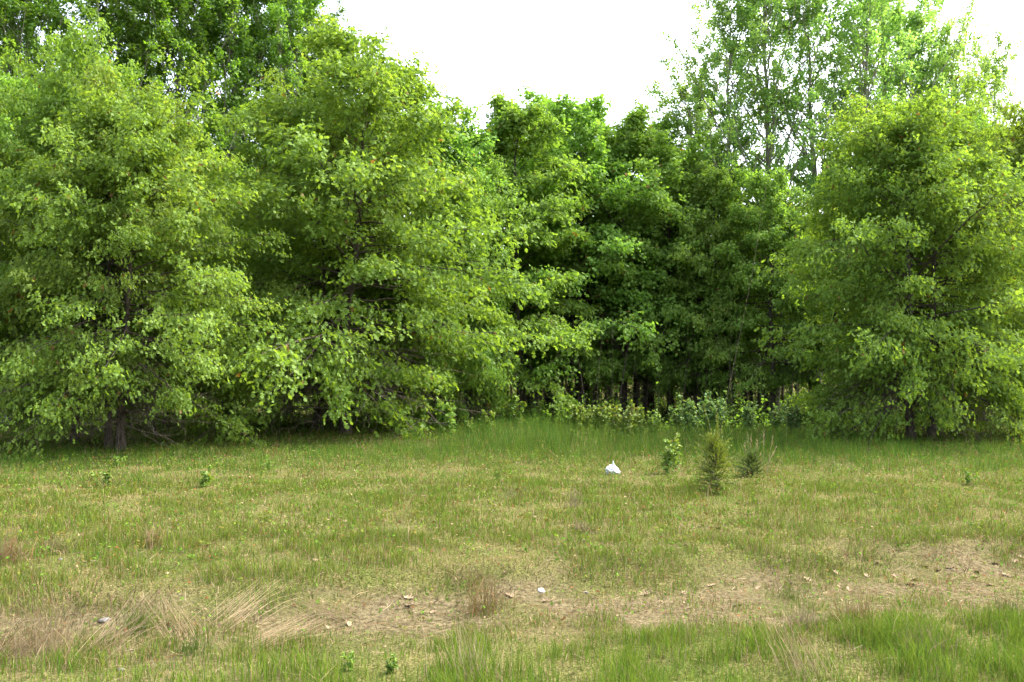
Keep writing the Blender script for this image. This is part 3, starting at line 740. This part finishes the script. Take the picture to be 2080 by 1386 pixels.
MAP = [bush_meshes('young_maple', 500 + q, 1.0, 0.36, 6, 17, 5, 0.08, BRO, (M_DEAD, M_MAPLE)) for q in range(3)]
PAL = [bush_meshes('pale_shrub', 520 + q, 1.2, 0.55, 10, 17, 6, 0.075, BRO, (M_DEAD, M_PALE)) for q in range(2)]
OKB = [bush_meshes('oak_seedling', 540 + q, 1.0, 0.5, 6, 12, 6, 0.12, LOB, (M_DEAD, M_OAK)) for q in range(2)]
WEED = [bush_meshes('leafy_weed', 560 + q, 0.3, 0.16, 7, 6, 4, 0.042, BRO, (M_WEED, M_WEED)) for q in range(2)]
G_MAP = 'young maples at the edge of the dark wood'
for tpl, kind, nm, u, v, H, h0, rz, grp, lab in [
    (0, MAP, 'young_maple', 1172, 882, 0.90, 1.0, 0.0, G_MAP, 'young maple with reddish pale top leaves at the open end of the row'),
    (1, MAP, 'young_maple', 1212, 884, 1.00, 1.0, 1.1, G_MAP, 'rounded light green young maple next to the reddish topped one'),
    (2, MAP, 'young_maple', 1250, 886, 0.95, 1.0, 2.0, G_MAP, 'pale leaved young maple in the middle of the row behind the bag'),
    (0, MAP, 'young_maple', 1272, 900, 1.00, 1.0, 3.7, G_MAP, 'yellow green young maple standing nearer than the row, behind the bag'),
    (1, MAP, 'young_maple', 1303, 892, 1.05, 1.0, 4.4, G_MAP, 'slim upright young maple with leaves up a single stem'),
    (2, MAP, 'young_maple', 1326, 892, 0.80, 1.0, 5.2, G_MAP, 'small young maple ending the row before the pale shrub'),
    (0, PAL, 'pale_shrub', 1402, 884, 1.15, 1.2, 0.0, 'pale shrubs under the wood edge', 'pale grey green shrub, larger one behind the cedar'),
    (1, PAL, 'pale_shrub', 1440, 880, 1.25, 1.2, 1.3, 'pale shrubs under the wood edge', 'tallest grey green shrub directly behind the cedar tip'),
    (0, PAL, 'pale_shrub', 1520, 880, 0.95, 1.2, 2.3, 'pale shrubs under the wood edge', 'dim green shrub in the shade behind the straw stalks'),
    (1, PAL, 'pale_shrub', 1612, 884, 1.05, 1.2, 3.1, 'pale shrubs under the wood edge', 'pale shrub with open branches under the broad oak boughs'),
    (1, MAP, 'young_maple', 1358, 962, 0.74, 1.0, 0.6, 'maples out in the grass', 'yellow green young maple alone in the grass between bag and cedar'),
    (0, MAP, 'young_maple', 985, 888, 0.75, 1.0, 1.5, 'maples at the oak bough ends', 'small bright maple below the bough tips at the dark gap'),
    (1, MAP, 'young_maple', 950, 888, 0.55, 1.0, 0.9, 'maples at the oak bough ends', 'tiny maple tucked under the lowest bright boughs'),
    (0, OKB, 'oak_shrub', 840, 884, 1.25, 1.0, 0.2, 'oak shrubs under the boughs', 'bright oak shrub touching the grass below the layered boughs'),
    (1, OKB, 'oak_shrub', 905, 886, 1.15, 1.0, 1.9, 'oak shrubs under the boughs', 'bright oak shrub at the outer tips of the layered boughs'),
    (1, MAP, 'young_maple', 1042, 868, 1.20, 1.0, 2.6, 'maples at the oak bough ends', 'yellowish twiggy maple above the tall grass in the dark gap'),
    (0, MAP, 'young_maple', 1160, 900, 0.35, 1.0, 2.6, 'maples out in the grass', 'tiny yellow maple seedling in front of the reddish topped maple'),
    (2, MAP, 'young_maple', 1192, 876, 0.85, 1.0, 3.0, G_MAP, 'green young maple half hidden between the reddish and the rounded one'),
    (0, MAP, 'young_maple', 1235, 880, 0.80, 1.0, 5.5, G_MAP, 'low young maple filling in after the rounded light green one'),
    (1, MAP, 'young_maple', 1288, 884, 0.85, 1.0, 0.3, G_MAP, 'dim young maple behind the slim upright one'),
    (1, PAL, 'pale_shrub', 1382, 880, 0.95, 1.2, 4.3, 'pale shrubs under the wood edge', 'low pale shrub at the end where the maples stop'),
    (0, PAL, 'pale_shrub', 1465, 876, 1.05, 1.2, 5.3, 'pale shrubs under the wood edge', 'green shrub half hidden by the cedar tip'),
    (1, PAL, 'pale_shrub', 1575, 878, 0.80, 1.2, 0.9, 'pale shrubs under the wood edge', 'small shaded shrub next to the open branched pale one'),
    (0, OKB, 'oak_shrub', 1700, 884, 1.00, 1.0, 3.3, 'oak shrubs under the boughs', 'dark oak shrub below the broad pin oak boughs'),
    (1, OKB, 'oak_shrub', 770, 880, 0.90, 1.0, 4.3, 'oak shrubs under the boughs', 'shaded oak shrub near the trunk of the tallest bright oak'),
]:
    plant(nm, kind[tpl], lab, 'shrub' if 'shrub' in nm else 'young tree', at(u, v), rz, 0.90 * H / h0, grp)
for q, (u, v, sc, lab) in enumerate([
    (215, 990, 1.1, 'bright green weed in the meadow before the three close trunks'),
    (412, 990, 1.2, 'bright green weed with tall stem in the meadow by the sapling shade'),
    (238, 950, 0.9, 'yellowish weed at the foot of the three close trunks'),
    (548, 955, 0.8, 'low yellow green weed at the shade edge under the tallest oak'),
    (710, 1362, 0.42, 'broad leaved weed at the very bottom beside the straw track'),
    (792, 1366, 0.45, 'broad leaved dark weed nearest the lens in the verge'),
    (1970, 985, 0.9, 'lone pale weed in the meadow under the sunlit oak'),
    (1010, 975, 0.7, 'round low weed in mid meadow beside the lush grass'),
]):
    plant('weed', WEED[q % 2], lab, 'weed', at(u, v), q * 1.3, sc * 0.8, 'leafy weeds in the meadow')

# cedars
def cedar_meshes(name, seed, h, r, n, mats):
    rng = np.random.default_rng(seed)
    tp = np.zeros((1, 8, 3)); tp[0, :, 2] = np.linspace(-0.03, h * 0.95, 8); tp[0, :, :2] = np.cumsum(rng.normal(0, 0.008, (8, 2)), 0)
    tr = MB(); tr.add(*tubes(tp, np.linspace(0.018, 0.004, 8)[None], 6), mat=0)
    t = rng.uniform(0.02, 0.99, n); az = rng.uniform(0, 6.283, n)
    e = np.radians(12 + 50 * t + rng.normal(0, 12, n))
    Lp = r * (np.clip(0.7 + 1.5 * t, 0, 1) * (1.03 - t) ** 0.75 + 0.09) * rng.uniform(0.45, 1.35, n) / np.cos(e) * 0.8
    d0 = np.stack([np.cos(az) * np.cos(e), np.sin(az) * np.cos(e), np.sin(e)], -1)
    p0 = np.stack([np.interp(t, np.linspace(0, 1, 8), tp[0, :, 0]), np.interp(t, np.linspace(0, 1, 8), tp[0, :, 1]), t * h * 0.93], -1)
    P = paths(p0, d0, Lp, 5, rng.normal(0.05, 0.08, n), 0.05, rng)
    tr.add(*tubes(P, np.broadcast_to(np.linspace(0.004, 0.0015, 5), (n, 5)), 3), mat=0)
    k = np.repeat(np.arange(n), 70)
    q, tg = along(P, k, np.clip(rng.uniform(0.12, 1, len(k)), 0, 0.999))
    d = unit(tg * 1.0 + rng.normal(0, 0.42, (len(k), 3)) + np.array([0, 0, 0.1]))
    sv = np.array([[0, .0, 0], [.4, .10, 0], [1, 0, 0], [.4, -.10, 0]])
    V, F = leaves(q, d, rng.normal(0, 1, (len(k), 3)), rng.uniform(0.02, 0.055, len(k)), (sv, KITE_F))
    fo = MB(); fo.add(V, F, 0, np.repeat(np.clip(rng.normal(0.42, 0.2, len(k)) + rng.normal(0, .1, n)[k], 0, 0.9), 4))
    return [('trunk', tr.mesh(name + '_trunk', [mats[0]])), ('crown', fo.mesh(name + '_crown', [mats[1]]))]
plant('cedar_seedling', cedar_meshes('cedar', 600, 0.92, 0.62, 250, (M_DEAD, M_CEDAR)), 'yellowish green young cedar standing in the meadow past the bag', 'young tree', at(1456, 1000), 0.0, 0.76)
plant('cedar_seedling', cedar_meshes('small_cedar', 601, 0.36, 0.46, 120, (M_DEAD, M_CEDARB)), 'small bluish green cedar beneath the dry straw stalks', 'young tree', at(1524, 968), 0.0, 0.8)

# ------------------------------------------------------------------ dry grass clumps
def tuft_mesh(name, seed, n, L, spread, lean, cols, w=0.004, base=0.06, heads=False):
    """lean = (angle, amount): the whole clump blown or pressed to one side."""
    rng = np.random.default_rng(seed)
    a = rng.uniform(0, 6.283, n)
    l = L * rng.uniform(0.45, 1.1, n)
    tilt = np.abs(rng.normal(0, spread, n))
    d0 = np.stack([np.cos(a) * tilt + math.cos(lean[0]) * lean[1], np.sin(a) * tilt + math.sin(lean[0]) * lean[1], np.ones(n)], -1)
    d0 = unit(d0)
    P = paths(np.stack([rng.normal(0, base, n), rng.normal(0, base, n), np.full(n, -0.01)], -1), d0, l, 6, rng.uniform(0.05, 0.5, n) * (0.3 + tilt), 0.025, rng)
    P[:, :, 2] = np.maximum(P[:, :, 2], 0.004 + 0.012 * rng.uniform(0, 1, (n, 1)))
    P[:, 0, 2] = -0.01
    R = w * 0.5 * rng.uniform(0.6, 1.2, n)[:, None] * np.linspace(1, 0.3, 6)[None]
    V, F = tubes(P, R, 3)
    c = np.array(cols)[rng.integers(0, len(cols), n)] * rng.uniform(0.75, 1.2, (n, 1))
    mb = MB(); mb.add(V, F, 0, 0.5, np.repeat(c, 18, 0))
    if heads:
        k = np.repeat(np.arange(n), 22)
        q, tg = along(P, k, np.clip(rng.uniform(0.6, 1, len(k)), 0, 0.999))
        sv = np.array([[0, .0, 0], [.4, .08, 0], [1, 0, 0], [.4, -.08, 0]])
        V, F = leaves(q, tg + rng.normal(0, 0.22, (len(k), 3)), rng.normal(0, 1, (len(k), 3)), rng.uniform(0.03, 0.06, len(k)), (sv, KITE_F))
        mb.add(V, F, 0, 0.5, np.repeat(c[k], 4, 0))
    return mb.mesh(name, [M_STRAW])
ST2 = np.array([0.35, 0.275, 0.165]); RED = np.array([0.30, 0.165, 0.075]); GRY = np.array([0.22, 0.18, 0.12])
G_T = 'dry grass clumps'
for q, (u, v, n, L, sp, ln, cols, lab) in enumerate([
    (985, 1245, 150, 0.40, 0.40, (1.2, 0.05), [RED, RED, STRAW, OLIVE, TAN], 'reddish upright dry grass clump beside the white rock'),
    (90, 1335, 130, 0.50, 0.45, (2.4, 0.35), [STRAW, ST2, TAN], 'tall pale dry grass clump at the left end of the track'),
    (190, 1320, 85, 0.5, 0.5, (0.5, 0.9), [STRAW, ST2, TAN], 'dry grass clump pressed flat beside the green tuft'),
    (15, 1330, 90, 0.42, 0.6, (0.2, 0.8), [STRAW, TAN, RUST], 'matted brown dry grass clump in the bottom corner'),
    (10, 1145, 130, 0.36, 0.4, (1.8, 0.2), [STRAW, TAN, RED], 'dry grass clump at the left border above the track'),
    (115, 1125, 110, 0.22, 0.55, (3.0, 0.2), [GRY, TAN, STRAW], 'low greyish dry tussock near the pale stones'),
    (310, 1110, 70, 0.32, 0.35, (2.0, 0.3), [STRAW, TAN, RED], 'thin dry grass clump in the meadow above the track'),
    (455, 1262, 55, 0.5, 0.22, (0.75, 1.4), [STRAW, ST2], 'dry grass bundle leaning like a broom on the bank'),
    (520, 1308, 70, 0.48, 0.3, (0.45, 1.9), [STRAW, ST2, TAN], 'flattened pale grass bundle lying along the track edge'),
    (385, 1290, 75, 0.46, 0.5, (2.6, 1.2), [STRAW, ST2, TAN], 'straw clump bent over toward the green tuft'),
    (275, 1285, 220, 0.22, 0.42, (1.0, 0.1), [GREEN, GREEN, OLIVE, LIME], 'fresh green grass tuft among the pale straw'),
    (390, 1325, 130, 0.13, 0.5, (1.0, 0.1), [GREEN, OLIVE, BLUEG], 'small dark green tuft at the track edge'),
    (700, 1250, 60, 0.38, 0.15, (3.6, 1.5), [STRAW, ST2], 'few straw stems lying on bare soil before the reddish clump'),
    (1185, 1082, 110, 0.17, 0.6, (0, 0.0), [GRY, OLIVE, TAN], 'round grey green tussock in mid meadow'),
    (1632, 1275, 150, 0.20, 0.6, (1.0, 0.1), [TAN, GRY, STRAW], 'tan tussock with dark base on the track'),
    (1745, 1265, 80, 0.32, 0.3, (2.0, 0.1), [RED, TAN, OLIVE], 'thin reddish grass clump on the track beside the tan tussock'),
    (1890, 1335, 170, 0.26, 0.7, (3.0, 0.2), [TAN, GRY, STRAW], 'sprawling tan tussock in the green verge'),
    (2050, 1252, 160, 0.20, 0.55, (1.5, 0.1), [OLIVE, GREEN, TAN], 'grey green tussock at the right border beside the track'),
    (1610, 1215, 90, 0.25, 0.45, (1.3, 0.1), [GREEN, OLIVE, LIME], 'green grass tuft growing on the bare bank'),
    (960, 1385, 60, 0.40, 0.35, (2.0, 0.4), [ST2, STRAW], 'pale straw stems sticking up from the nearest verge'),
    (1640, 1372, 60, 0.42, 0.3, (2.3, 0.5), [ST2, STRAW, TAN], 'pale straw stems leaning over the bright green verge'),
    (1170, 1030, 34, 0.34, 0.25, (1.0, 0.2), [GRY, GRY, TAN], 'dark dead stalks standing in mid meadow below the bag'),
    (1035, 1015, 30, 0.28, 0.2, (0.6, 0.7), [GRY, RUST], 'dark slanting dead stalk clump in mid meadow'),
]):
    o = link('grass_clump', tuft_mesh('grass_clump', 700 + q, n, L, sp, ln, cols, w=0.0034 if v > 1150 else 0.0055, base=0.035 + 0.13 * L), None, at(u, v))
    tag(o, lab, 'grass clump', G_T)
o = link('grass_clump', tuft_mesh('straw_stalks', 750, 9, 0.75, 0.22, (0, 0.0), [ST2, STRAW], w=0.010, base=0.12, heads=True), None, at(1532, 966))
tag(o, 'tall dry grass stalks with feathery heads beside the cedar', 'grass clump', G_T)

# ------------------------------------------------------------------ bag, rocks, fallen leaves
def plain_mat(name, col, rough=0.6, trans=0.0, bump=0.0):
    m, N, Lk = mat(name)
    b = N.new('ShaderNodeBsdfPrincipled'); o = N.new('ShaderNodeOutputMaterial')
    b.inputs['Roughness'].default_value = rough
    nz = N.new('ShaderNodeTexNoise'); nz.inputs['Scale'].default_value = 30; nz.inputs['Detail'].default_value = 5
    tc = N.new('ShaderNodeTexCoord'); cr = N.new('ShaderNodeValToRGB')
    cr.color_ramp.elements[0].color = (*[c * 0.75 for c in col], 1); cr.color_ramp.elements[1].color = (*col, 1)
    cr.color_ramp.elements[0].position = 0.3; cr.color_ramp.elements[1].position = 0.6
    Lk.new(tc.outputs['Object'], nz.inputs['Vector']); Lk.new(nz.outputs['Fac'], cr.inputs[0]); Lk.new(cr.outputs[0], b.inputs['Base Color'])
    if bump:
        bp = N.new('ShaderNodeBump'); bp.inputs['Strength'].default_value = bump; bp.inputs['Distance'].default_value = 0.02
        Lk.new(nz.outputs['Fac'], bp.inputs['Height']); Lk.new(bp.outputs[0], b.inputs['Normal'])
    Lk.new(b.outputs[0], o.inputs['Surface'])
    return m
M_BAG = plain_mat('white_plastic', (0.55, 0.57, 0.59), 0.35, bump=0.25)
M_ROCK = plain_mat('pale_rock', (0.42, 0.39, 0.36), 0.9, bump=0.7)
M_GREY = plain_mat('grey_rock', (0.13, 0.12, 0.11), 0.9, bump=0.7)
M_DRYL = plain_mat('dry_oak_leaf', (0.235, 0.165, 0.092), 0.8)

def ico(sub):
    import bmesh
    bm = bmesh.new(); bmesh.ops.create_icosphere(bm, subdivisions=sub, radius=1.0)
    v = np.array([x.co[:] for x in bm.verts]); f = np.array([[q.index for q in x.verts] for x in bm.faces]); bm.free()
    return v, f

def lump(v, seed, amp, freq):
    rng = np.random.default_rng(seed)
    d = np.zeros(len(v))
    for k in range(10):
        a = rng.normal(0, 1, 3); a /= np.linalg.norm(a)
        d += np.abs(np.sin(freq * rng.uniform(0.6, 1.8) * (v @ a) + rng.uniform(0, 6.28))) - 0.6
    return v * (1 + amp * d[:, None] / 3)

def rock(u, v, size, seed, m, lab, name='rock'):
    vv, f = ico(2)
    vv = lump(vv, seed, 0.35, 2.5) * np.array([1.0, 0.8, 0.5]) * size * 0.85
    vv[:, 2] += size * 0.08
    mb = MB(); mb.add(vv, f)
    o = link(name, mb.mesh(name, [m]), None, at(u, v), seed * 1.7)
    return tag(o, lab, 'rock', 'pale rocks by the track')
rock(1099, 1200, 0.042, 1, M_ROCK, 'white rock on the bare bank beside the reddish clump')
rock(1190, 1204, 0.024, 2, M_GREY, 'greyish rock on the bank an arm length from the white one')
rock(122, 1137, 0.026, 3, M_GREY, 'pale stone next to the low greyish tussock')
rock(212, 1262, 0.045, 4, M_GREY, 'grey stone beside the fresh green tuft in straw')
rock(246, 1362, 0.026, 5, M_GREY, 'pale stone at the bottom of the straw in the verge')
rock(1186, 1098, 0.022, 6, M_ROCK, 'tiny white stone just below the round tussock')
rock(105, 1053, 0.024, 7, M_ROCK, 'tiny pale stone high in the meadow over the low tussock')

def bag():
    root = link('plastic_bag', None, None, tuple(np.array(at(1248, 962)) - np.array([0, 0, 0.02])), 0.4, (0.85,) * 3)
    tag(root, 'crumpled white plastic bag lying in the meadow grass', 'bag')
    rng = np.random.default_rng(21)
    v, f = ico(4)
    r = np.ones(len(v))
    for k in range(26):                                   # creases: flat facets cut into the swelling
        a = rng.normal(0, 1, 3); a /= np.linalg.norm(a)
        d = v @ a; h = rng.uniform(0.5, 0.9)
        r = np.minimum(r, np.where(d > 0.05, h / np.maximum(d, 0.05), 9))
    v = lump(v * r[:, None], 22, 0.16, 7.0)
    z = v[:, 2]
    pinch = 1 - 0.72 * sstep(0.1, 0.85, z)
    v = np.stack([v[:, 0] * 0.14 * pinch + 0.05 * np.clip(z, -1, 1) * -0.6, v[:, 1] * 0.11 * pinch, np.where(z > 0, z * 0.20, z * 0.07) + 0.05], -1)
    mb = MB(); mb.add(v, f); link('body', mb.mesh('bag_body', [M_BAG]), root)
    v, f = ico(3)
    v = lump(v, 24, 0.7, 5.0) * np.array([0.075, 0.06, 0.085]); v += np.array([-0.085, 0.0, 0.075])
    mb = MB(); mb.add(v, f); link('loose_flap', mb.mesh('bag_flap', [M_BAG]), root)
bag()

def dry_leaf_mesh(seed):
    rng = np.random.default_rng(seed)
    half = [(0, .02), (.18, .10), (.30, .34), (.40, .12), (.55, .42), (.64, .13), (.82, .28), (.86, .08), (1.0, 0.0)]
    sp = [(a, 0.0) for a, _ in half]
    pts = []
    cx, cy = rng.uniform(0.5, 1.8), rng.uniform(1.0, 3.2)
    z = lambda a, b: cx * 0.35 * (a - 0.5) ** 2 + cy * 0.5 * b * b
    for a, b in half: pts.append((a, b, z(a, b)))
    for a, b in half: pts.append((a, -b, z(a, b)))
    for a, b in sp: pts.append((a, 0, z(a, 0)))
    n = len(half); F = []
    for q in range(n - 1):
        F += [(q, q + 1, 2 * n + q), (q + 1, 2 * n + q + 1, 2 * n + q), (n + q + 1, n + q, 2 * n + q), (n + q + 1, 2 * n + q, 2 * n + q + 1)]
    mb = MB(); mb.add((np.array(pts) - np.array([0.5, 0, 0])) * 0.11, F)
    return mb.mesh('fallen_leaf', [M_DRYL])
DL = [dry_leaf_mesh(q) for q in range(4)]
rng = np.random.default_rng(55)
spots = [(1105, 1222), (1310, 1208), (1445, 1190), (1640, 1150), (1780, 1118), (1820, 1140), (1880, 1152), (1905, 1160), (1930, 1128), (1965, 1160), (1978, 1172), (1985, 1163),
         (2022, 1148), (2062, 1128), (2074, 1132), (2045, 1170), (1850, 1190), (1858, 1180), (1760, 1170), (1700, 1165), (830, 1215), (832, 1232), (600, 1300), (560, 1292), (880, 1245),
         (640, 1140), (500, 1130), (760, 1075), (700, 1060), (1460, 1075), (1600, 1130), (1390, 1205), (1500, 1232), (1035, 1212), (930, 1230), (710, 1215), (2010, 1190), (1725, 1200), (1540, 1195), (420, 1110)]
for q, (u, v) in enumerate(spots):
    x, y, z = at(u, v)
    o = link('fallen_leaf', DL[q % 4], None, (x, y, z + 0.004), rng.uniform(0, 6.28), (rng.uniform(0.5, 0.95),) * 3)
    o.rotation_euler = (rng.normal(0, 0.25), rng.normal(0, 0.25), rng.uniform(0, 6.28))
    tag(o, 'curled pale brown oak leaf lying on the bank or meadow', 'fallen leaf', 'fallen oak leaves around the bank')
